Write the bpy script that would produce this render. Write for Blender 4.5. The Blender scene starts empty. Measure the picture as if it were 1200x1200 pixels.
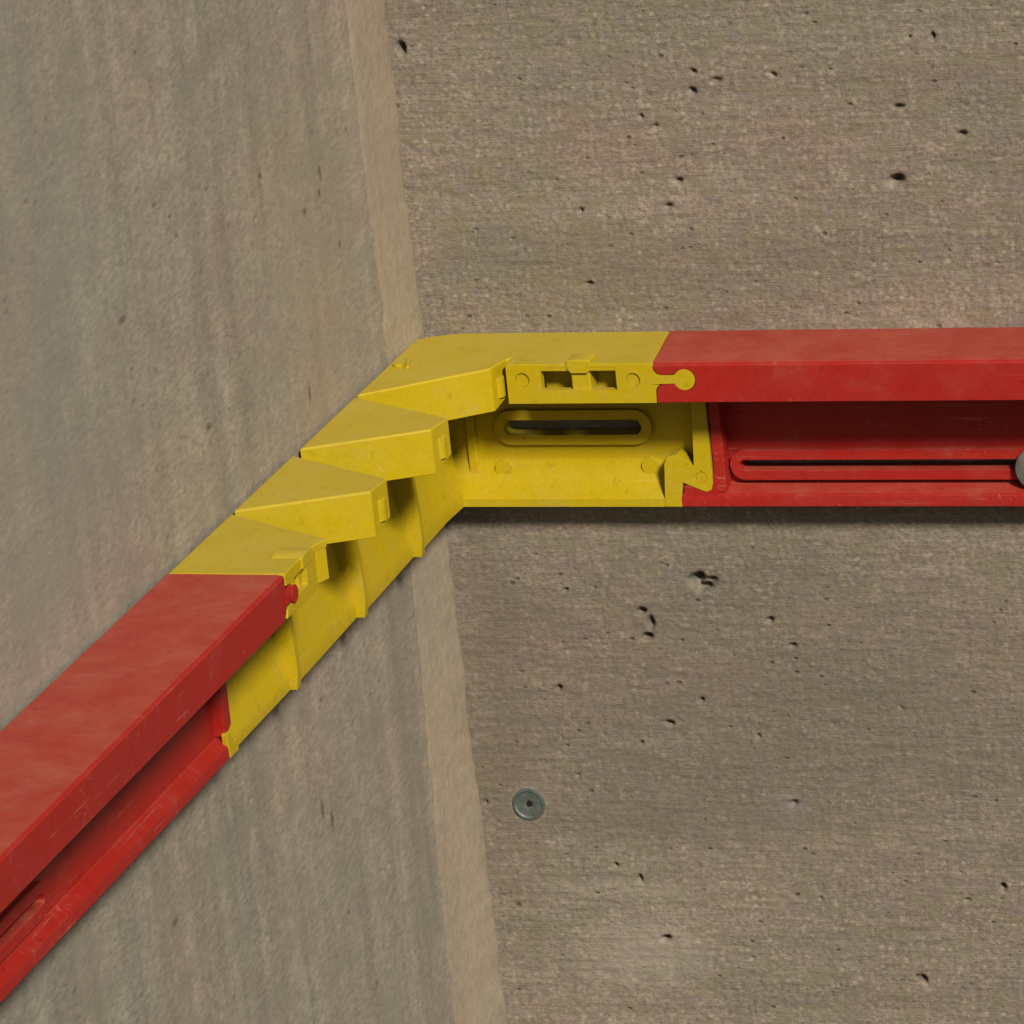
import bpy, bmesh, math, random
import numpy as np
from mathutils import Vector, Matrix
from mathutils.geometry import tessellate_polygon

random.seed(7)
S = 0.05                      # one modelling unit is 5 cm; X along the right wall, Y out of it, Z up
scene = bpy.context.scene
COL = scene.collection

# ------------------------------------------------------------------ camera
cam_d = bpy.data.cameras.new("camera")
cam = bpy.data.objects.new("camera", cam_d)
COL.objects.link(cam)
Rm = Matrix(((0.9526523508, -0.0001168865, 0.3040616464),
             (0.2881100397, 0.3199895945, -0.9025515300),
             (-0.0971910669, 0.9474210499, 0.3048725156)))
cam.matrix_world = Matrix.Translation(Vector((19.958734, -56.105666, 16.687566)) * S) @ Rm.to_4x4()
cam_d.sensor_width = 36
cam_d.lens = 36 * 6119.056 / 1200
cam_d.shift_x = -15.87 / 1200
cam_d.shift_y = 3.26 / 1200
cam_d.clip_start = 0.05
cam_d.clip_end = 200
scene.camera = cam

# ------------------------------------------------------------------ light
SUN = Vector((0.50, -0.66, 0.56)).normalized()
elev = math.asin(SUN.z)
azim = math.atan2(SUN.x, SUN.y)
w = bpy.data.worlds.new("World")
scene.world = w
w.use_nodes = True
nt = w.node_tree
bg = nt.nodes["Background"]
sky = nt.nodes.new("ShaderNodeTexSky")
sky.sky_type = 'NISHITA'
sky.sun_disc = False
sky.sun_elevation = elev
sky.sun_rotation = azim
sky.dust_density = 1.0
nt.links.new(sky.outputs[0], bg.inputs[0])
bg.inputs[1].default_value = 0.05
sl = bpy.data.lights.new("sun", 'SUN')
sl.energy = 5.0
sl.angle = math.radians(8)
sl.color = (1.0, 0.93, 0.82)
so = bpy.data.objects.new("sun", sl)
COL.objects.link(so)
so.rotation_euler = SUN.to_track_quat('Z', 'Y').to_euler()
scene.view_settings.view_transform = 'Standard'
scene.view_settings.look = 'None'
scene.view_settings.exposure = -0.55
scene.view_settings.gamma = 1
scene.render.resolution_x = 1024
scene.render.resolution_y = 1024
scene.cycles.filter_width = 1.4
scene.cycles.max_bounces = 4
scene.cycles.diffuse_bounces = 1
scene.cycles.glossy_bounces = 2

# ------------------------------------------------------------------ materials
class NT:
    def __init__(s, name):
        s.m = bpy.data.materials.new(name)
        s.m.use_nodes = True
        s.t = s.m.node_tree
        s.b = s.t.nodes["Principled BSDF"]
        tc = s.t.nodes.new("ShaderNodeTexCoord")
        geo = s.t.nodes.new("ShaderNodeNewGeometry")
        v = s.t.nodes.new("ShaderNodeVectorMath"); v.operation = 'SCALE'
        v.inputs['Scale'].default_value = 1 / S
        s.t.links.new(geo.outputs['Position'], v.inputs[0])
        s.pos = v.outputs[0]
    def link(s, a, b): s.t.links.new(a, b)
    def scaled(s, sc, off=(0, 0, 0)):
        n = s.t.nodes.new("ShaderNodeMapping")
        n.inputs['Scale'].default_value = sc
        n.inputs['Location'].default_value = off
        s.link(s.pos, n.inputs[0])
        return n.outputs[0]
    def noise(s, vec, scale=1, detail=3, rough=.6):
        n = s.t.nodes.new("ShaderNodeTexNoise")
        n.inputs['Scale'].default_value = scale
        n.inputs['Detail'].default_value = detail
        n.inputs['Roughness'].default_value = rough
        s.link(vec, n.inputs['Vector'])
        return n.outputs['Fac']
    def voro(s, vec, scale=1):
        n = s.t.nodes.new("ShaderNodeTexVoronoi")
        n.inputs['Scale'].default_value = scale
        s.link(vec, n.inputs['Vector'])
        return n.outputs['Distance'], n.outputs['Color']
    def ramp(s, f, a, b, lo=0., hi=1., smooth=True):
        n = s.t.nodes.new("ShaderNodeMapRange")
        n.interpolation_type = 'SMOOTHSTEP' if smooth else 'LINEAR'
        n.inputs['From Min'].default_value = a
        n.inputs['From Max'].default_value = b
        n.inputs['To Min'].default_value = lo
        n.inputs['To Max'].default_value = hi
        s.link(f, n.inputs['Value'])
        return n.outputs[0]
    def math(s, op, a, b):
        n = s.t.nodes.new("ShaderNodeMath"); n.operation = op
        for i, x in enumerate((a, b)):
            if isinstance(x, (int, float)): n.inputs[i].default_value = x
            else: s.link(x, n.inputs[i])
        return n.outputs[0]
    def mix(s, f, a, b, mode='MIX'):
        n = s.t.nodes.new("ShaderNodeMix"); n.data_type = 'RGBA'; n.blend_type = mode
        if isinstance(f, (int, float)): n.inputs[0].default_value = f
        else: s.link(f, n.inputs[0])
        for k, x in ((6, a), (7, b)):
            if isinstance(x, tuple): n.inputs[k].default_value = (*x, 1)
            else: s.link(x, n.inputs[k])
        return n.outputs[2]
    def val(s, f, lo, hi):         # grey factor from a scalar, for multiplying
        r = s.ramp(f, 0.3, 0.7, lo, hi, False)
        n = s.t.nodes.new("ShaderNodeCombineColor")
        for i in range(3): s.link(r, n.inputs[i])
        return n.outputs[0]
    def bump(s, h, strength, dist):
        n = s.t.nodes.new("ShaderNodeBump")
        n.inputs['Strength'].default_value = strength
        n.inputs['Distance'].default_value = dist * S
        s.link(h, n.inputs['Height'])
        s.link(n.outputs[0], s.b.inputs['Normal'])
    def spot(s, centre, radii, soft=.5):     # a colour patch with its own place on the surface
        centre = (centre[0], -abs(centre[1]), centre[2])
        n = s.t.nodes.new("ShaderNodeVectorMath"); n.operation = 'SUBTRACT'
        n.inputs[1].default_value = centre
        wob = s.t.nodes.new("ShaderNodeTexNoise"); wob.inputs['Scale'].default_value = 2.2
        wob.inputs['Detail'].default_value = 4
        s.link(s.pos, wob.inputs['Vector'])
        ad = s.t.nodes.new("ShaderNodeVectorMath"); ad.operation = 'MULTIPLY_ADD'
        ad.inputs[1].default_value = tuple(r * .9 for r in radii)
        s.link(wob.outputs['Color'], ad.inputs[0]); s.link(s.pos, ad.inputs[2])
        s.link(ad.outputs[0], n.inputs[0])
        n2 = s.t.nodes.new("ShaderNodeVectorMath"); n2.operation = 'SUBTRACT'
        s.link(n.outputs[0], n2.inputs[0]); n2.inputs[1].default_value = tuple(r * .45 for r in radii)
        d = s.t.nodes.new("ShaderNodeVectorMath"); d.operation = 'DIVIDE'
        s.link(n2.outputs[0], d.inputs[0]); d.inputs[1].default_value = radii
        l = s.t.nodes.new("ShaderNodeVectorMath"); l.operation = 'LENGTH'
        s.link(d.outputs[0], l.inputs[0])
        return s.ramp(l.outputs['Value'], 1 - soft, 1 + soft * .3, 1, 0)

def concrete_right():
    k = NT("board_marked_concrete")
    base = (0.300, 0.243, 0.178)
    big = k.noise(k.scaled((.45, 1, .8)), .9, 4, .6)
    c = k.mix(k.ramp(big, .35, .65), (.302, .242, .190), (.264, .228, .172))
    pink = k.noise(k.scaled((.5, 1, .9), (7, 0, 3)), .7, 3)
    c = k.mix(k.ramp(pink, .52, .72, 0, .55), c, (.320, .226, .180))
    grey = k.noise(k.scaled((.6, 1, 1.1), (1, 0, 13)), .9, 3)
    c = k.mix(k.ramp(grey, .54, .72, 0, .6), c, (.240, .226, .186))
    band = k.noise(k.scaled((.12, 1, 1.0), (3, 0, 5)), 1.1, 4)
    c = k.mix(1.0, c, k.val(band, .84, 1.14), 'MULTIPLY')
    str1 = k.noise(k.scaled((1.4, 1, 16)), 1.0, 4, .7)
    c = k.mix(1.0, c, k.val(str1, .80, 1.20), 'MULTIPLY')
    st2 = k.noise(k.scaled((12, 1, 3), (4, 0, 0)), 1.0, 3, .7)
    c = k.mix(1.0, c, k.val(st2, .86, 1.14), 'MULTIPLY')
    fine = k.noise(k.scaled((11, 11, 15)), 1.4, 4, .8)
    c = k.mix(1.0, c, k.val(fine, .55, 1.46), 'MULTIPLY')
    m5 = k.noise(k.scaled((3.4, 3.4, 5), (2, 7, 1)), 1.0, 3, .6)
    c = k.mix(k.ramp(m5, .48, .62, 0, .5), c, (.245, .200, .185))
    m6 = k.noise(k.scaled((2.6, 2.6, 4), (12, 7, 1)), 1.0, 3, .6)
    c = k.mix(k.ramp(m6, .48, .62, 0, .5), c, (.25, .222, .135))
    d, vc = k.voro(k.scaled((8, 8, 10)), 1.0)
    gate = k.noise(k.scaled((3, 3, 3), (9, 9, 9)), 1.0, 2)
    lit = k.math('MULTIPLY', k.ramp(d, .12, .34, 1, 0), k.ramp(gate, .44, .56))
    c = k.mix(k.math('MULTIPLY', lit, .50), c, (.52, .45, .35))
    d2, _ = k.voro(k.scaled((4.5, 4.5, 6.5), (2, 2, 2)), 1.0)
    gate2 = k.noise(k.scaled((2, 2, 2.5), (19, 9, 9)), 1.0, 3)
    drk = k.math('MULTIPLY', k.ramp(d2, .08, .20, 1, 0), k.ramp(gate2, .50, .60))
    c = k.mix(k.math('MULTIPLY', drk, .62), c, (.07, .055, .04))
    # stains of this wall, and darker patches below the rail and near the corner
    c = k.mix(k.math('MULTIPLY', k.spot((3.4, 0, -4.6), (6.5, 1, 2.6), .8), .38), c, (.155, .130, .100))
    c = k.mix(k.math('MULTIPLY', k.spot((.45, 0, -5.2), (.5, 1, 3.8), .8), .30), c, (.165, .130, .095))
    c = k.mix(k.math('MULTIPLY', k.spot((.724, 0, -5.97), (.29, 1, .29), .35), .35), c, (.36, .34, .29))
    c = k.mix(k.math('MULTIPLY', k.spot((.80, 0, -6.5), (.10, 1, .5), .8), .25), c, (.22, .13, .07))
    c = k.mix(k.math('MULTIPLY', k.spot((2.0, 0, -7.9), (.9, 1, .55), .7), .38), c, (.43, .38, .31))
    c = k.mix(k.math('MULTIPLY', k.spot((1.9, 0, -7.05), (1.0, 1, .16), .7), .25), c, (.45, .39, .31))
    c = k.mix(k.math('MULTIPLY', k.spot((2.5, 0, -6.15), (2.7, 1, .30), .6), .36), c, (.185, .158, .118))
    c = k.mix(k.math('MULTIPLY', k.spot((.8, 0, -3.5), (.8, 1, .55), .8), .32), c, (.170, .135, .10))
    c = k.mix(k.math('MULTIPLY', k.spot((4.0, 0, -5.95), (.28, 1, .28), .8), .22), c, (.30, .28, .29))
    c = k.mix(k.math('MULTIPLY', k.spot((2.0, 0, .9), (1.8, 1, .5), .9), .30), c, (.20, .16, .115))
    k.link(c, k.b.inputs['Base Color'])
    k.b.inputs['Roughness'].default_value = .9
    k.b.inputs['Specular IOR Level'].default_value = .25
    h = k.math('ADD', k.math('MULTIPLY', fine, .6), k.math('MULTIPLY', str1, .5))
    h = k.math('SUBTRACT', h, k.math('MULTIPLY', drk, .7))
    k.bump(h, .6, .05)
    return k.m

def concrete_left():
    k = NT("smooth_concrete")
    big = k.noise(k.scaled((1, .45, .28)), .8, 4, .55)
    c = k.mix(k.ramp(big, .35, .65), (.392, .328, .250), (.346, .316, .248))
    st = k.noise(k.scaled((1, 2.4, .16)), .9, 4, .6)
    c = k.mix(1.0, c, k.val(st, .80, 1.15), 'MULTIPLY')
    ptch = k.noise(k.scaled((1, .35, .35), (5, 2, 3)), 1.0, 3)
    c = k.mix(k.ramp(ptch, .52, .70, 0, .5), c, (.365, .292, .232))
    mid = k.noise(k.scaled((1, 1.5, 2.6)), 1.0, 4, .65)
    c = k.mix(1.0, c, k.val(mid, .90, 1.09), 'MULTIPLY')
    fine = k.noise(k.scaled((3, 5, 14)), 1.3, 4, .78)
    c = k.mix(1.0, c, k.val(fine, .72, 1.28), 'MULTIPLY')
    m5 = k.noise(k.scaled((1, .9, 2.0), (2, 7, 1)), 1.0, 4, .6)
    c = k.mix(k.ramp(m5, .48, .64, 0, .42), c, (.315, .255, .215))
    m6 = k.noise(k.scaled((1, .8, 1.6), (12, 7, 1)), 1.0, 4, .6)
    c = k.mix(k.ramp(m6, .50, .64, 0, .42), c, (.285, .275, .205))
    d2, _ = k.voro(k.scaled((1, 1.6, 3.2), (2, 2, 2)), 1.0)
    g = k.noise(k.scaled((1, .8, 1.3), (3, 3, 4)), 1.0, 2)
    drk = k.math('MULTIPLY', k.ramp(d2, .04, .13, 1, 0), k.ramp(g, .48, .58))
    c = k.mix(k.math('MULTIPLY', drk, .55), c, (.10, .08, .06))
    c = k.mix(k.math('MULTIPLY', k.spot((0, 11.5, 3.0), (2, 3.2, 5.5), .9), .45), c, (.335, .322, .262))
    c = k.mix(k.math('MULTIPLY', k.spot((0, 3.2, 1.5), (2, 2.0, 3.0), .9), .40), c, (.395, .315, .215))
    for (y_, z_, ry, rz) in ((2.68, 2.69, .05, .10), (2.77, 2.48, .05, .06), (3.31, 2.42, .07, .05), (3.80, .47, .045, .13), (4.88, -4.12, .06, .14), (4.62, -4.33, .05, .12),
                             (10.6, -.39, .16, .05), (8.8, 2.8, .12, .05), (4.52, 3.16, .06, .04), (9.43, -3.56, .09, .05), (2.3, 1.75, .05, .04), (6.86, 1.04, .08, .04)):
        c = k.mix(k.math('MULTIPLY', k.spot((0, y_, z_), (1, ry * 1.15, rz * 1.1), .8), .62), c, (.085, .065, .045))  # pinholes and cracks as dark spots, their inner shade put into the colour
    # darker band along the joint strip
    c = k.mix(k.math('MULTIPLY', k.spot((0, -1.95, -4.5), (1, .55, 4.5), .9), .45), c, (.235, .205, .16))
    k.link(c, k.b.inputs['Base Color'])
    k.b.inputs['Roughness'].default_value = .85
    k.b.inputs['Specular IOR Level'].default_value = .25
    h = k.math('ADD', k.math('MULTIPLY', fine, .5), k.math('MULTIPLY', mid, .5))
    k.bump(h, .35, .04)
    return k.m

def strip_mat():
    k = NT("joint_mortar")
    n = k.noise(k.scaled((2, 2, .5)), 1.0, 4)
    c = k.mix(k.ramp(n, .35, .65), (.412, .332, .236), (.372, .312, .226))
    n2 = k.noise(k.scaled((2, 2, .25), (3, 3, 1)), 1.2, 3)
    c = k.mix(k.ramp(n2, .55, .7, 0, .5), c, (.43, .325, .205))
    ws = k.noise(k.scaled((2, 3, 1.2), (5, 1, 1)), 1.2, 4, .65)
    c = k.mix(k.ramp(ws, .50, .66, 0, .35), c, (.34, .29, .22))
    f = k.noise(k.scaled((8, 8, 8)), 1.0, 4, .7)
    c = k.mix(1.0, c, k.val(f, .88, 1.11), 'MULTIPLY')
    k.link(c, k.b.inputs['Base Color'])
    k.b.inputs['Roughness'].default_value = .85
    k.bump(f, .4, .04)
    return k.m

def plastic(name, col, alt, dust, dust_amt, rough, top_tint):
    k = NT(name)
    n = k.noise(k.scaled((.8, .8, .8)), 1.1, 4)
    c = k.mix(k.ramp(n, .35, .65), col, alt)
    # handling scuffs and dust, patchy
    d = k.noise(k.scaled((1.6, 1.6, 1.6), (4, 1, 7)), 1.0, 5, .7)
    s2 = k.noise(k.scaled((2.5, 9, 6), (1, 3, 0)), 1.0, 3, .6)
    sc = k.math('MULTIPLY', k.ramp(d, .50, .75), k.ramp(s2, .45, .7))
    c = k.mix(k.math('MULTIPLY', sc, dust_amt), c, dust)
    c = k.mix(k.ramp(d, .3, .8, .0, .07), c, dust)
    # lighter tint mixed in on the faces that look up
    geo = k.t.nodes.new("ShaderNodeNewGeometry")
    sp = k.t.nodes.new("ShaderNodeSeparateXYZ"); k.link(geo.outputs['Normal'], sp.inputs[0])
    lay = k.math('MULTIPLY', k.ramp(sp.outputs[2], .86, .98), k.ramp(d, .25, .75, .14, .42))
    c = k.mix(lay, c, top_tint)
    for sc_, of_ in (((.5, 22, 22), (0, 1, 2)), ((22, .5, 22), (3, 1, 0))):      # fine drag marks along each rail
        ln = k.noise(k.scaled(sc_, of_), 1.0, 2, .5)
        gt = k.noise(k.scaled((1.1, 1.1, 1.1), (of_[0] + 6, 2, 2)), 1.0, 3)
        c = k.mix(k.math('MULTIPLY', k.ramp(ln, .62, .70), k.ramp(gt, .52, .64, 0, .38)), c, top_tint)
    g = k.noise(k.scaled((14, 14, 14)), 1.0, 3, .7)
    c = k.mix(1.0, c, k.val(g, .95, 1.05), 'MULTIPLY')
    dk = k.noise(k.scaled((6, 6, 6), (8, 2, 1)), 1.0, 3, .7)
    c = k.mix(k.ramp(dk, .58, .74, 0, .32), c, tuple(x * .45 for x in col))
    k.link(c, k.b.inputs['Base Color'])
    k.link(k.ramp(d, .3, .7, rough - .07, rough + .12), k.b.inputs['Roughness'])
    k.b.inputs['Specular IOR Level'].default_value = .3
    k.b.inputs['Subsurface Weight'].default_value = 0.0
    h = k.math('ADD', k.math('MULTIPLY', g, .25), k.math('MULTIPLY', n, .6))
    k.bump(h, .25, .03)
    return k.m

def metal(name, col, rough):
    k = NT(name)
    n = k.noise(k.scaled((6, 6, 6)), 1.0, 4, .7)
    c = k.mix(k.ramp(n, .35, .7), col, tuple(x * .55 for x in col))
    n3 = k.noise(k.scaled((17, 17, 17), (3, 3, 3)), 1.0, 4, .7)
    c = k.mix(k.ramp(n3, .48, .62, 0, .7), c, (col[0] * .8 + .06, col[1] * .75, col[2] * .55))
    k.link(c, k.b.inputs['Base Color'])
    k.b.inputs['Metallic'].default_value = .6
    k.link(k.ramp(n, .3, .7, rough - .1, rough + .15), k.b.inputs['Roughness'])
    k.bump(n, .3, .02)
    return k.m

M_RW, M_LW, M_ST = concrete_right(), concrete_left(), strip_mat()
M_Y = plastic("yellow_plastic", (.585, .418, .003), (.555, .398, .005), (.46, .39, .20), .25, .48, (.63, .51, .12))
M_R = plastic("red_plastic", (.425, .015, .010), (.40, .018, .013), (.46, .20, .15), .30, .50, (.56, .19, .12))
M_MET = metal("zinc_plated_steel", (.34, .36, .34), .45)
M_PLUG = metal("galvanised_anchor", (.20, .26, .25), .5)
M_HOLE = metal("dark_socket", (.03, .03, .03), .8)

# ------------------------------------------------------------------ helpers
def V(X, Y, Z): return Vector((X * S, -Y * S, Z * S))
MAPS = {'XZ': lambda u, v, d: (u, d, v), 'XY': lambda u, v, d: (u, v, d), 'YZ': lambda u, v, d: (d, u, v)}

def prism(bm, pts, kind, d0, d1, holes=()):
    """closed solid from a 2D outline (with holes); d0, d1 may be functions of (u, v)"""
    f = MAPS[kind]
    loops = [list(pts)] + [list(h) for h in holes]
    flat = [p for l in loops for p in l]
    tris = tessellate_polygon([[Vector((p[0], p[1], 0)) for p in l] for l in loops])
    g = lambda d, p: d(*p) if callable(d) else d
    a = [bm.verts.new(V(*f(p[0], p[1], g(d0, p)))) for p in flat]
    b = [bm.verts.new(V(*f(p[0], p[1], g(d1, p)))) for p in flat]
    for t in tris:
        try: bm.faces.new([a[i] for i in t]); bm.faces.new([b[i] for i in reversed(t)])
        except ValueError: pass
    o = 0
    for l in loops:
        n = len(l)
        for i in range(n):
            j = (i + 1) % n
            bm.faces.new((a[o + i], a[o + j], b[o + j], b[o + i]))
        o += n

def loft(bm, secs):
    """closed solid through sections, each a list of (X, Y, Z) of the same length"""
    rows = [[bm.verts.new(V(*p)) for p in s] for s in secs]
    n = len(rows[0])
    for r, q in zip(rows, rows[1:]):
        for i in range(n):
            j = (i + 1) % n
            bm.faces.new((r[i], r[j], q[j], q[i]))
    for r in (rows[0], rows[-1]):
        co = [v.co for v in r]
        # project on the section's own plane
        c = sum(co, Vector()) / n
        nrm = Vector()
        for i in range(n): nrm += (co[i] - c).cross(co[(i + 1) % n] - c)
        nrm.normalize(); ax = (co[1] - co[0]).normalized(); ay = nrm.cross(ax)
        for t in tessellate_polygon([[Vector(((p - c).dot(ax), (p - c).dot(ay), 0)) for p in co]]):
            try: bm.faces.new([r[i] for i in t])
            except ValueError: pass

def box(bm, x0, x1, y0, y1, z0, z1):
    prism(bm, [(x0, y0), (x1, y0), (x1, y1), (x0, y1)], 'XY', z0, z1)

def circle(cx, cy, r, n=24, a0=0): return [(cx + r * math.cos(a0 + 2 * math.pi * i / n), cy + r * math.sin(a0 + 2 * math.pi * i / n)) for i in range(n)]
def stadium(x0, x1, y, r, n=10):
    p = [(x1 - r + r * math.cos(a), y + r * math.sin(a)) for a in [(-.5 + i / n) * math.pi for i in range(n + 1)]]
    return p + [(x0 + r + r * math.cos(a), y + r * math.sin(a)) for a in [(.5 + i / n) * math.pi for i in range(n + 1)]]

def obj(name, bm, mat, parent=None, bevel=.014, label=None, sharp=38):
    bmesh.ops.remove_doubles(bm, verts=bm.verts, dist=1e-6)
    bmesh.ops.recalc_face_normals(bm, faces=bm.faces)
    if parent is not None:
        bmesh.ops.translate(bm, verts=bm.verts, vec=-parent_world(parent))
    me = bpy.data.meshes.new(name)
    bm.to_mesh(me); bm.free()
    me.materials.append(mat)
    for p in me.polygons: p.use_smooth = True
    me.set_sharp_from_angle(angle=math.radians(sharp))
    o = bpy.data.objects.new(name, me)
    COL.objects.link(o)
    if parent is not None: o.parent = parent
    if bevel:
        b = o.modifiers.new("bevel", 'BEVEL')
        b.width = bevel * S; b.segments = 2; b.limit_method = 'ANGLE'; b.angle_limit = math.radians(sharp)
        b.harden_normals = True
    if label: o['label'] = label
    return o
def parent_world(o):
    v = Vector()
    while o is not None: v = v + o.location; o = o.parent
    return v

def thing(name, label, cat, loc, group=None):
    o = bpy.data.objects.new(name, None)
    o.empty_display_size = .02
    COL.objects.link(o)
    o.location = V(*loc)
    o['label'] = label; o['category'] = cat
    if group: o['group'] = group
    return o
def B(): return bmesh.new()

# ------------------------------------------------------------------ walls with real relief
rng = np.random.default_rng(5)
def vnoise(U, W, su, sw):
    """smooth lattice noise on coordinates U, W with cell sizes su, sw"""
    u = (U - U.min()) / su; v = (W - W.min()) / sw
    nu, nv = int(u.max()) + 3, int(v.max()) + 3
    L = rng.random((nu, nv)).astype(np.float32) * 2 - 1
    iu = u.astype(int); iv = v.astype(int); fu = u - iu; fv = v - iv
    fu = fu * fu * (3 - 2 * fu); fv = fv * fv * (3 - 2 * fv)
    return (L[iu, iv] * (1 - fu) * (1 - fv) + L[iu + 1, iv] * fu * (1 - fv)
            + L[iu, iv + 1] * (1 - fu) * fv + L[iu + 1, iv + 1] * fu * fv)

def axis(lo, a, b, hi, step, coarse=.5):
    return np.unique(np.round(np.concatenate([np.arange(lo, a, coarse), np.arange(a, b, step), np.arange(b, hi + 1e-6, coarse)]), 5))

def relief_wall(name, us, zs, h_fn, to_xyz, mat, label):
    U, Z = np.meshgrid(us, zs, indexing='ij')
    H = h_fn(U, Z)
    X, Y, Zz = to_xyz(U, Z, H)
    co = np.stack([X * S, -Y * S, Zz * S], -1).reshape(-1, 3)
    nu, nz = U.shape
    idx = np.arange(nu * nz).reshape(nu, nz)
    q = np.stack([idx[:-1, :-1], idx[1:, :-1], idx[1:, 1:], idx[:-1, 1:]], -1).reshape(-1, 4)
    # rim going back 0.2 m so that the wall is a solid slab
    rim = np.concatenate([idx[:, 0], idx[-1, 1:], idx[-2::-1, -1], idx[0, -2:0:-1]])
    Hb = np.full_like(U, -4.0)
    Xb, Yb, Zb = to_xyz(U, Z, Hb)
    cb = np.stack([Xb * S, -Yb * S, Zb * S], -1).reshape(-1, 3)[rim]
    base = len(co); n = len(rim)
    co = np.concatenate([co, cb])
    rq = np.stack([rim, np.roll(rim, -1), base + (np.arange(n) + 1) % n, base + np.arange(n)], -1)
    q = np.concatenate([q, rq])
    me = bpy.data.meshes.new(name)
    me.vertices.add(len(co)); me.vertices.foreach_set('co', co.astype(np.float32).ravel())
    me.loops.add(len(q) * 4); me.loops.foreach_set('vertex_index', q.astype(np.int32).ravel())
    me.polygons.add(len(q)); me.polygons.foreach_set('loop_start', np.arange(0, len(q) * 4, 4, dtype=np.int32))
    me.polygons.foreach_set('use_smooth', np.ones(len(q), dtype=bool))
    me.update(calc_edges=True); me.validate()
    bm = bmesh.new(); bm.from_mesh(me); bmesh.ops.recalc_face_normals(bm, faces=bm.faces); bm.to_mesh(me); bm.free()
    me.materials.append(mat)
    o = bpy.data.objects.new(name, me); COL.objects.link(o)
    o['label'] = label; o['category'] = 'wall'
    return o

def pits(U, Z, H, lst):
    for (u, z, ru, rz, dep) in lst:
        m = (np.abs(U - u) < ru * 3) & (np.abs(Z - z) < rz * 3)
        if m.any():
            wob = 1 + .15 * np.sin(2 * np.arctan2(Z[m] - z, U[m] - u) + u * 7)
            r = np.sqrt(((U[m] - u) / ru) ** 2 + ((Z[m] - z) / rz) ** 2) * wob
            H[m] -= dep * np.exp(-r ** 2.6)
    return H

def h_right(U, Z):
    H = .008 * vnoise(U, Z, 2.5, 1.2) + .004 * vnoise(U, Z, .9, .22) + .003 * vnoise(U, Z, .35, .08)
    H += .003 * vnoise(U, Z, .09, .06) + .004 * vnoise(U, Z, .045, .04)
    weave = vnoise(U, Z, .5, .06) * .002 + vnoise(U, Z, .06, .5) * .002
    H += weave
    L = [(.122, 3.455, .055, .07, .22), (3.614, 3.088, .04, .03, .10), (3.583, 2.858, .045, .04, .14), (3.88, 2.98, .08, .03, .08),
         (5.896, 1.76, .085, .062, .24), (5.993, 2.618, .06, .03, .12), (6.45, 3.428, .03, .035, .14), (6.18, 3.42, .02, .02, .08),
         (6.7, 2.283, .06, .035, .12), (3.323, 1.801, .035, .035, .12), (3.17, 1.50, .05, .03, .10), (2.12, .58, .06, .025, .10),
         (3.10, -3.07, .10, .07, .24), (3.18, -3.17, .10, .05, .2), (3.28, -3.08, .06, .04, .12), (2.38, -3.48, .05, .05, .16), (2.48, -3.62, .04, .1, .14),
         (2.42, -3.80, .055, .05, .18), (3.951, -3.581, .05, .035, .12), (1.255, -4.46, .04, .035, .12), (2.60, -4.9, .05, .035, .14),
         (3.02, -4.6, .04, .03, .1), (2.04, -6.92, .035, .04, .12), (2.289, -7.701, .06, .04, .18), (6.521, -6.929, .05, .04, .16),
         (5.464, -8.148, .05, .05, .14), (1.75, -6.75, .03, .03, .1), (4.2, -3.9, .04, .03, .1), (4.05, -5.9, .05, .04, .08)]
    r2 = random.Random(3)
    for _ in range(24):
        s_ = r2.choice([.018, .022, .026, .03])
        L.append((r2.uniform(0, 7.8), r2.choice([r2.uniform(-9, 4.3), r2.uniform(-9, -4.5)]), s_ * r2.uniform(.8, 1.6), s_, s_ * r2.uniform(1.2, 3)))
    L = [(u, z, ru * .85, rz * .85, d) for u, z, ru, rz, d in L]
    return pits(U, Z, H, L)

def h_left(U, Z):
    H = .010 * vnoise(U, Z, 1.2, 4) + .003 * vnoise(U, Z, .5, 2.2) + .001 * vnoise(U, Z, .3, .3)
    H += .001 * vnoise(U, Z, .09, .06)
    L = []
    r2 = random.Random(9)
    for _ in range(26):
        s_ = r2.choice([.02, .025, .03, .035])
        L.append((r2.uniform(1.2, 14), r2.uniform(-9, 5.5), s_ * 1.6, s_, s_ * r2.uniform(.8, 1.4)))
    L = [(u, z, ru * .55, rz * .6, d * .8) for u, z, ru, rz, d in L]
    return pits(U, Z, H, L)

WX = -.05
relief_wall("concrete_wall", axis(-4, -.1, 8, 22, .02), axis(-20, -9.6, 4.6, 14, .02), h_right,
            lambda U, Z, H: (U, H, Z), M_RW, "rough brown concrete wall at the right with dark pinholes and a steel anchor, behind the level rail")
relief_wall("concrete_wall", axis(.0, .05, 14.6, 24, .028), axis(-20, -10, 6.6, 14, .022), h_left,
            lambda U, Z, H: (WX + H, U, Z), M_LW, "smoother grey-beige concrete wall at the left, running forward behind the slanting rail")

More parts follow.
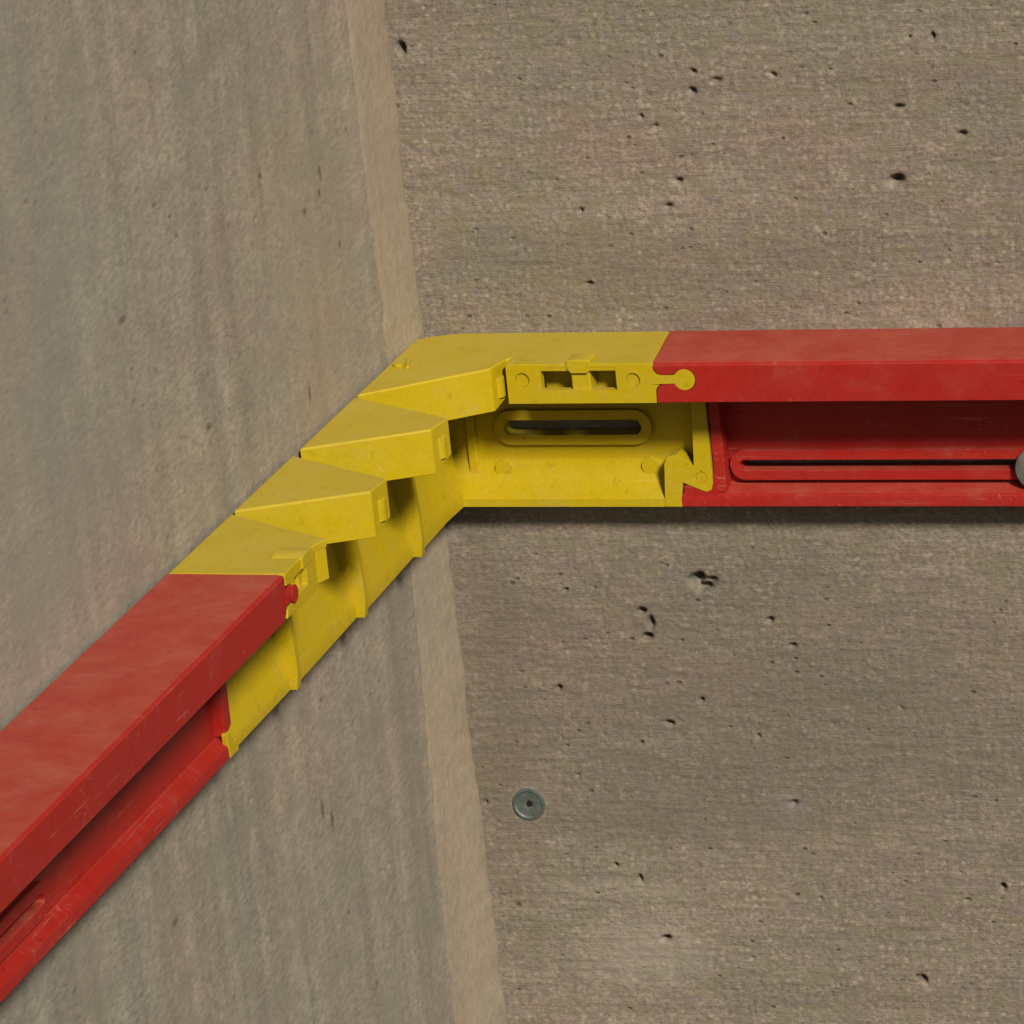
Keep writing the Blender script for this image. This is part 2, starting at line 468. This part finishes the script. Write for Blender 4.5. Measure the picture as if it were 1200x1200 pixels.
# mortar strip in the corner
def lerp_tab(z, tab):
    for (z0, v0), (z1, v1) in zip(tab, tab[1:]):
        if z <= z0 and z >= z1: return v0 + (v1 - v0) * (z0 - z) / (z0 - z1)
    return tab[0][1] if z > tab[0][0] else tab[-1][1]
bm = B()
rows = []
XR = [(4.04, -.03), (2, -.03), (.06, .0), (-2.66, .03), (-5.5, .06), (-8.9, .12)]
YL = [(4.3, 1.20), (2.3, 1.26), (.38, 1.24), (-2.5, 1.09), (-5.05, 1.18), (-8.2, 1.45)]
z = 14.0
rs = random.Random(4)
wl = wr = 0
while z > -20:
    wl = wl * .85 + rs.uniform(-.03, .03); wr = wr * .7 + rs.uniform(-.011, .011)
    xr = lerp_tab(z, XR) + wr; yl = lerp_tab(z, YL) + wl
    sec = [(WX - .3, yl + .05), (WX - .02, yl + .05), (WX + .006, yl - .04), (WX + .014, yl - .25), (WX + .035 + (xr - WX) * .3, yl * .45),
           (xr + .035, .10), (xr + .03, .035), (xr + .01, -.02), (xr, -.3)]
    rows.append([bm.verts.new(V(x, y, z)) for x, y in sec])
    z -= .08 if -9.6 < z < 5 else .5
for r, q in zip(rows, rows[1:]):
    for i in range(len(r) - 1): bm.faces.new((r[i], r[i + 1], q[i + 1], q[i]))
    bm.faces.new((r[-1], r[0], q[0], q[-1]))
bm.faces.new(rows[0]); bm.faces.new(rows[-1])
o = obj("mortar_strip", bm, M_ST, None, 0, sharp=50)
o['label'] = "pale beige mortar strip running down the corner between the two concrete walls"
o['category'] = 'joint strip'

# ------------------------------------------------------------------ rails: common section
D, LIP, H_, BL = 1.287, .475, 2.0, .49
PL = .21      # face of the recessed back plate

# ---- yellow corner connector
corner = thing("corner_connector", "yellow plastic corner piece with stepped teeth bending round the wall corner", "corner connector", (0, 0, -H_))

# straight section on the right wall
bm = B()
prism(bm, [(0.0, .25), (.12, .14), (.47, 0), (3.05, 0), (3.07, .2), (3.17, 1.05), (3.20, D), (1.43, D), (1.425, 1.04), (1.375, 1.08), (1.30, 1.43), (0, 2.43)], 'XY', -.09, 0)
obj("top_plate", bm, M_Y, corner, .02)
win = [(1.85, -.315), (2.75, -.315), (2.75, -.045), (1.85, -.045)]
nub = [(3.19, -.075), (3.205, -.10), (3.235, -.135), (3.30, -.148), (3.44, -.145)]
head = [(3.56 + .125 * math.cos(a), -.20 + .125 * math.sin(a)) for a in [math.radians(148 - i * 296 / 20) for i in range(21)]]
nub2 = [(3.44, -.245), (3.30, -.25), (3.245, -.27), (3.215, -.31), (3.205, -LIP)]
bm = B()
prism(bm, [(1.43, -LIP), (1.43, -.014), (3.19, -.014)] + nub + head + nub2, 'XZ', D - .10, D + .004,
      [win, circle(1.62, -.19, .085), circle(2.95, -.20, .085)])
obj("front_lip", bm, M_Y, corner, .012)
for cx, cz in ((1.62, -.19), (2.95, -.20)):
    bm = B(); prism(bm, circle(cx, cz, .083), 'XZ', D - .09, D - .022); obj("ejector_mark", bm, M_Y, corner, .008)
bm = B()   # window tab: cap on top edge and the tongue behind it
prism(bm, [(2.21, -.11), (2.165, -.06), (2.165, .03), (2.19, .045), (2.43, .045), (2.455, .03), (2.455, -.06), (2.42, -.11)], 'XZ', D - .26, D + .016)
obj("latch_cap", bm, M_Y, corner, .012)
bm = B()
box(bm, 2.20, 2.43, D - .42, D - .03, -.45, -.10)
box(bm, 1.80, 2.80, D - .42, D - .30, -.46, -.10)
obj("latch_tongue", bm, M_Y, corner, .02)

# recessed back plate with slot, right
zs = -1.09
bm = B()
prism(bm, [(.16, -1.76), (3.43, -1.76), (3.48, -.092), (.16, -.092)], 'XZ', .04, PL,
      [stadium(.99, 2.68, zs, .092)])
obj("back_plate", bm, M_Y, corner, .01)
for cx, cz in ((.93, -1.60), (2.74, -1.58)):
    bm = B(); prism(bm, circle(cx, cz, .105), 'XZ', .045, PL + .05); obj("ejector_mark", bm, M_Y, corner, .012)
bm = B()
prism(bm, stadium(.86, 2.81, zs, .215), 'XZ', .03, PL + .07, [stadium(.992, 2.678, zs, .09)])
obj("slot_rim", bm, M_Y, corner, .035)
bm = B()   # sloped foot of the section
sec = [(PL - .012, -1.44), (PL + .002, -1.50), (PL + .022, -1.60), (PL + .06, -1.69), (PL + .12, -1.77), (PL + .19, -1.835), (BL - .03, -1.88), (BL, -1.905), (BL, -2.0), (.02, -2.0), (.02, -1.44)]
loft(bm, [[(y * .88, y, z) for y, z in sec], [(3.155, y, z) for y, z in sec]])
obj("bottom_lip", bm, M_Y, corner, .012, sharp=48)
# dovetail end with its post
bm = B()
prism(bm, [(2.95, -1.96), (2.985, -1.47), (3.03, -1.385), (3.14, -1.36), (3.34, -1.50), (3.41, -.11), (3.54, -.11), (3.555, -1.70), (3.53, -1.79), (3.47, -1.815), (3.42, -1.80), (3.19, -1.70), (3.14, -1.99), (2.95, -1.99)],
      'XZ', .25, BL + .006, [circle(3.42, -1.64, .07, 16)])
obj("dovetail_post", bm, M_Y, corner, .02)
bm = B(); prism(bm, circle(3.42, -1.64, .069, 16), 'XZ', .30, BL - .001); obj("ejector_mark", bm, M_Y, corner, .008)
bm = B()  # inner upright where the section meets the flexible part
box(bm, .50, .62, .04, PL + .045, -1.70, -.12)
obj("inner_rib", bm, M_Y, corner, .02)
bm = B()
prism(bm, circle(.13, 1.30, .06, 12), 'XY', -.02, .03)
prism(bm, [(.16, 1.05), (.20, 1.02), (.30, 1.40), (.26, 1.42)], 'XY', -.02, .022)
obj("moulding_pip", bm, M_Y, corner, .01)

# toothed segments along the left wall
segs = [  # top outline: rear-wall, rear-tip, front-tip, front-wall
    dict(rt=(1.375, 1.08), ft=(1.30, 1.43), fw=(0, 2.43), y0=.50, y1=2.31),
    dict(rw=(0, 2.52), rt=(1.385, 3.33), ft=(1.315, 3.74), fw=(0, 4.42), y0=2.31, y1=4.38),
    dict(rw=(0, 4.68), rt=(1.375, 5.50), ft=(1.335, 5.92), fw=(0, 6.57), y0=4.38, y1=6.68),
]
def segment(k, sg):
    e = bpy.data.objects.new("segment", None); e.empty_display_size = .01
    COL.objects.link(e); e.parent = corner
    e.location = V(0, sg['y1'], -H_) - parent_world(corner)
    if 'rw' in sg:
        bm = B(); prism(bm, [sg['rw'], sg['rt'], sg['ft'], sg['fw']], 'XY', -.09, 0.002 * k)
        obj("tooth_top", bm, M_Y, e, .02)
    # front panel of the tooth (from wall to tip) and the facet that returns from the tip
    fx, fy = sg['ft']; wx, wy = sg['fw']; rx, ry = sg['rt']
    d = Vector((wx - fx, wy - fy)).normalized(); n = Vector((d.y, -d.x))
    if n.y > 0: n = -n
    t = .09
    def P(a): return (a[0] + n.x * t, a[1] + n.y * t)
    bm = B()
    prism(bm, [(fx + .003, fy + .004), (wx + .003, wy + .004), (wx + .02, wy - t * 1.3), (P((fx, fy))[0] - .06, P((fx, fy))[1])], 'XY', -.52, -.014)
    obj("tooth_front", bm, M_Y, e, .010)
    bm = B()
    fz = lambda x, y: -.52 + (.10 if abs(y - fy) > .18 else .0)
    prism(bm, [(fx, fy - .002), (rx, ry), (rx - .09, ry - .0), (fx - .12, fy - .05)], 'XY', fz, -.014)
    mx, my = (fx + rx) / 2 + .0, (fy + ry) / 2
    prism(bm, [(mx - .04 + .085 * math.cos(a), my - .02 + .10 * math.sin(a)) for a in [i * math.pi / 8 for i in range(16)]], 'XY', -.40, -.16)
    obj("tooth_tip", bm, M_Y, e, .016)
    # web behind the teeth that joins the segments
    # lower shell: sawtooth, its near end standing further out
    y0, y1 = sg['y0'], sg['y1']
    rear = [(.24, -.55), (.25, -1.10), (.30, -1.40), (.35, -1.62), (.40, -1.80), (.43, -1.90), (.43, -2.0), (-.03, -2.0), (-.03, -.55)]
    rise = [.25, .25, .225, .19, .145, .105, .09, 0, 0]
    def sec(y, f): return [(x + f * q, y, z) for (x, z), q in zip(rear, rise)]
    first = [(x + .04 if x > 0 else x, .08 + max(x, .0) * .9, z) for x, z in rear] if k == 0 else sec(y0, 0)
    L = y1 - y0
    bm = B()
    loft(bm, [first, sec(y0 + L * .3, .12), sec(y0 + L * .6, .26), sec(y1 - .26, .34), sec(y1 - .17, .40), sec(y1 - .14, .98), sec(y1, 1.05)])
    obj("lower_shell", bm, M_Y, e, .018, sharp=45)
    return e
for k, sg in enumerate(segs): segment(k, sg)
# hinge webs low in the bottoms of the V gaps
for y in (2.47, 4.55, 6.62):
    bm = B(); box(bm, -.02, .10, y - .16, y + .16, -1.2, -.6)
    obj("hinge_web", bm, M_Y, corner, .01)

# last segment with its straight end at the left rail
YE = 8.60
bm = B(); prism(bm, [(0, 6.68), (1.37, 7.49), (1.30, 7.67), (1.287, YE), (0, YE)], 'XY', -.09, 0)
obj("top_plate", bm, M_Y, corner, .02)
bm = B()
prism(bm, [(7.68, -.43), (7.78, -LIP), (8.66, -LIP), (8.62, -.38), (8.45, -.36), (8.42, -.16), (8.60, -.14), (8.60, -.014), (7.66, -.014)], 'YZ', D - .10, D + .004,
      [[(7.98, -.14), (8.34, -.14), (8.34, -.33), (7.98, -.33)]])
obj("front_lip", bm, M_Y, corner, .012)
bm = B(); prism(bm, [(1.36, 7.50), (1.30, 7.66), (D - .1, 7.9), (D - .08, 7.45)], 'XY', -.44, -.014)
obj("tooth_tip", bm, M_Y, corner, .016)
bm = B()
prism(bm, [(7.80, -.10), (7.80, .01), (7.86, .025), (8.06, .025), (8.12, .0), (8.12, -.12)], 'YZ', D - .32, D + .03)
obj("latch_cap", bm, M_Y, corner, .03)
bm = B()
box(bm, D - .36, D - .05, 7.84, 8.10, -.42, -.16)
obj("latch_tongue", bm, M_Y, corner, .03)
base = [(.24, -.10), (.26, -1.10), (.31, -1.40), (.36, -1.62), (.41, -1.78), (.44, -1.86), (.45, -1.90), (.45, -2.0), (-.03, -2.0), (-.03, -.10)]
bm = B(); loft(bm, [[(x, 6.68, z) for x, z in base], [(x, 8.50, z) for x, z in base]])
obj("back_plate", bm, M_Y, corner, .016)
bm = B(); prism(bm, [(8.46, -2.0), (8.72, -2.0), (8.75, -1.72), (8.65, -1.72), (8.60, -1.86), (8.46, -1.86)], 'YZ', .43, .50)
obj("dovetail_post", bm, M_Y, corner, .012)

# ------------------------------------------------------------------ red rails
def rail(run, end, label, slots, start_top, start_lip, start_plate, start_foot, rim_out, PL=PL):
    """run: 'X' along the right wall or 'Y' along the left wall"""
    if run == 'X': T = lambda t, o, z: (t, o, z)
    else: T = lambda t, o, z: (o, t, z)
    kind = 'XZ' if run == 'X' else 'YZ'
    r = thing("edge_rail", label, "rail", T(start_top(0), 0, -H_), "red rails joined by the yellow corner piece")
    prof = [(0, 0), (D - .07, 0), (D - .035, -.008), (D - .012, -.025), (D, -.055), (D, -.092), (D - .09, -.092), (0, -.092)]
    bm = B(); loft(bm, [[T(start_top(o), o, z) for o, z in prof], [T(end, o, z) for o, z in prof]])
    obj("top_cap", bm, M_R, r, .006)
    bm = B()
    prism(bm, start_lip + [(end, -LIP), (end, -.03)], kind, D - .09, D + .003)
    obj("front_lip", bm, M_R, r, .016)
    bm = B()
    prism(bm, [(start_plate, -1.86), (end, -1.86), (end, -.092), (start_plate, -.092)], kind, .04, PL,
          [stadium(a, b, -1.55, .062) for a, b in slots])
    obj("back_plate", bm, M_R, r, .008)
    for a, b in slots:
        bm = B(); prism(bm, stadium(a - .12, b + .12, -1.55, .185), kind, .03, PL + rim_out, [stadium(a + .002, b - .002, -1.55, .060)])
        obj("slot_rim", bm, M_R, r, .03)
    bm = B()
    sec = [(PL - .02, -1.76), (PL + .04, -1.80), (BL - .04, -1.84), (BL - .005, -1.86), (BL, -1.88), (BL, -2.0), (.02, -2.0), (.02, -1.76)]
    loft(bm, [[T(start_foot, o, z) for o, z in sec], [T(end, o, z) for o, z in sec]])
    obj("bottom_lip", bm, M_R, r, .012)
    return r, T, kind

lipR = [(3.20, -.092), (3.205, -LIP)]
# lip outline runs just behind the yellow knob, so start flush and let the knob stand in a cut-out
kn = [(3.205, -.03), (3.21, -.085), (3.245, -.13), (3.30, -.143), (3.44, -.14)] + [(3.56 + .13 * math.cos(a), -.20 + .13 * math.sin(a)) for a in [math.radians(146 - i * 292 / 20) for i in range(21)]] + [(3.44, -.252), (3.30, -.258), (3.25, -.28), (3.222, -.32), (3.212, -LIP)]
rr, T, kd = rail('X', 20, "level red plastic rail on the right-hand wall, screwed through its long slot",
                 [(3.84, 7.9), (9.2, 13.3), (14.6, 18.7)], lambda o: 3.065 + .10 * o, kn, 3.45, 3.15, .10)
# reorder: lip outline must go from bottom to top before the far end
bm = B(); prism(bm, [(3.56, -1.84), (3.70, -1.84), (3.70, -.10), (3.56, -.10)], 'XZ', .2, BL - .03); obj("end_rib", bm, M_R, rr, .02)
bm = B(); prism(bm, [(3.165, -1.99), (3.20, -1.74), (3.60, -1.60), (3.60, -1.99)], 'XZ', .2, BL - .004); obj("dovetail_socket", bm, M_R, rr, .01)

lipL = [(8.70, -LIP), (8.68, -.36), (8.62, -.34)]
rl, T, kd = rail('Y', 24, "slanting red plastic rail coming forward along the left-hand wall",
                 [(13.55, 17.6), (18.9, 23.0)], lambda o: 8.605 + .02 * o,
                 [(8.61, -.03), (8.62, -.13), (8.60, -.18), (8.64, -.36), (8.72, -LIP)], 8.52, 8.54, .05, .35)
bm = B(); prism(bm, circle(8.44, -.27, .095, 20), 'YZ', D - .08, D + .035); box(bm, D - .08, D + .015, 8.46, 8.66, -.33, -.21)
obj("locking_knob", bm, M_R, rl, .02)
bm = B(); prism(bm, [(8.52, -1.70), (8.70, -1.78), (8.74, -.10), (8.52, -.10)], 'YZ', .2, BL - .02); obj("end_rib", bm, M_R, rl, .02)

# ------------------------------------------------------------------ screw and wall anchor
def lathe(bm, cx, cz, prof, n=32):
    """prof: (radius, Y)"""
    rows = [[bm.verts.new(V(cx + r * math.cos(2 * math.pi * i / n), y, cz + r * math.sin(2 * math.pi * i / n))) for i in range(n)] for r, y in prof]
    for a, b in zip(rows, rows[1:]):
        for i in range(n): j = (i + 1) % n; bm.faces.new((a[i], a[j], b[j], b[i]))
    bm.faces.new(rows[0]); bm.faces.new(rows[-1])
sc = thing("screw", "grey round-headed steel screw in the slot of the red rail", "screw", (7.40, PL + .10, -1.57))
bm = B(); lathe(bm, 7.40, -1.57, [(.05, .05), (.05, .40), (.262, .402), (.268, .42), (.258, .44), (.20, .462), (.105, .475), (.085, .47), (.08, .42), (.01, .41)])
obj("screw_head", bm, M_MET, sc, 0)
bm = B(); prism(bm, circle(7.40, -1.57, .079, 6), 'XZ', .412, .425); obj("drive_socket", bm, M_HOLE, sc, 0)
an = thing("wall_anchor", "small round grey-blue metal anchor set into the bare concrete below the rails", "anchor", (.724, 0, -5.97))
bm = B(); lathe(bm, .724, -5.97, [(.20, -.1), (.205, .016), (.198, .028), (.178, .030), (.165, .016), (.15, .012), (.07, .020), (.05, .012), (.04, -.06), (.005, -.07)])
obj("anchor_plate", bm, M_PLUG, an, 0)
bm = B(); lathe(bm, .735, -5.96, [(.038, -.05), (.040, .016), (.002, .0165)], 16); obj("anchor_bore", bm, M_HOLE, an, 0)
bm = B()
for a in (25, 115, 205, 295):
    ca, sa = math.cos(math.radians(a)), math.sin(math.radians(a))
    p = [(.085, -.012), (.15, -.018), (.15, .018), (.085, .012)]
    prism(bm, [(.724 + u * ca - v * sa, -5.97 + u * sa + v * ca) for u, v in p], 'XZ', -.02, .026)
obj("anchor_ridge", bm, M_PLUG, an, .004)
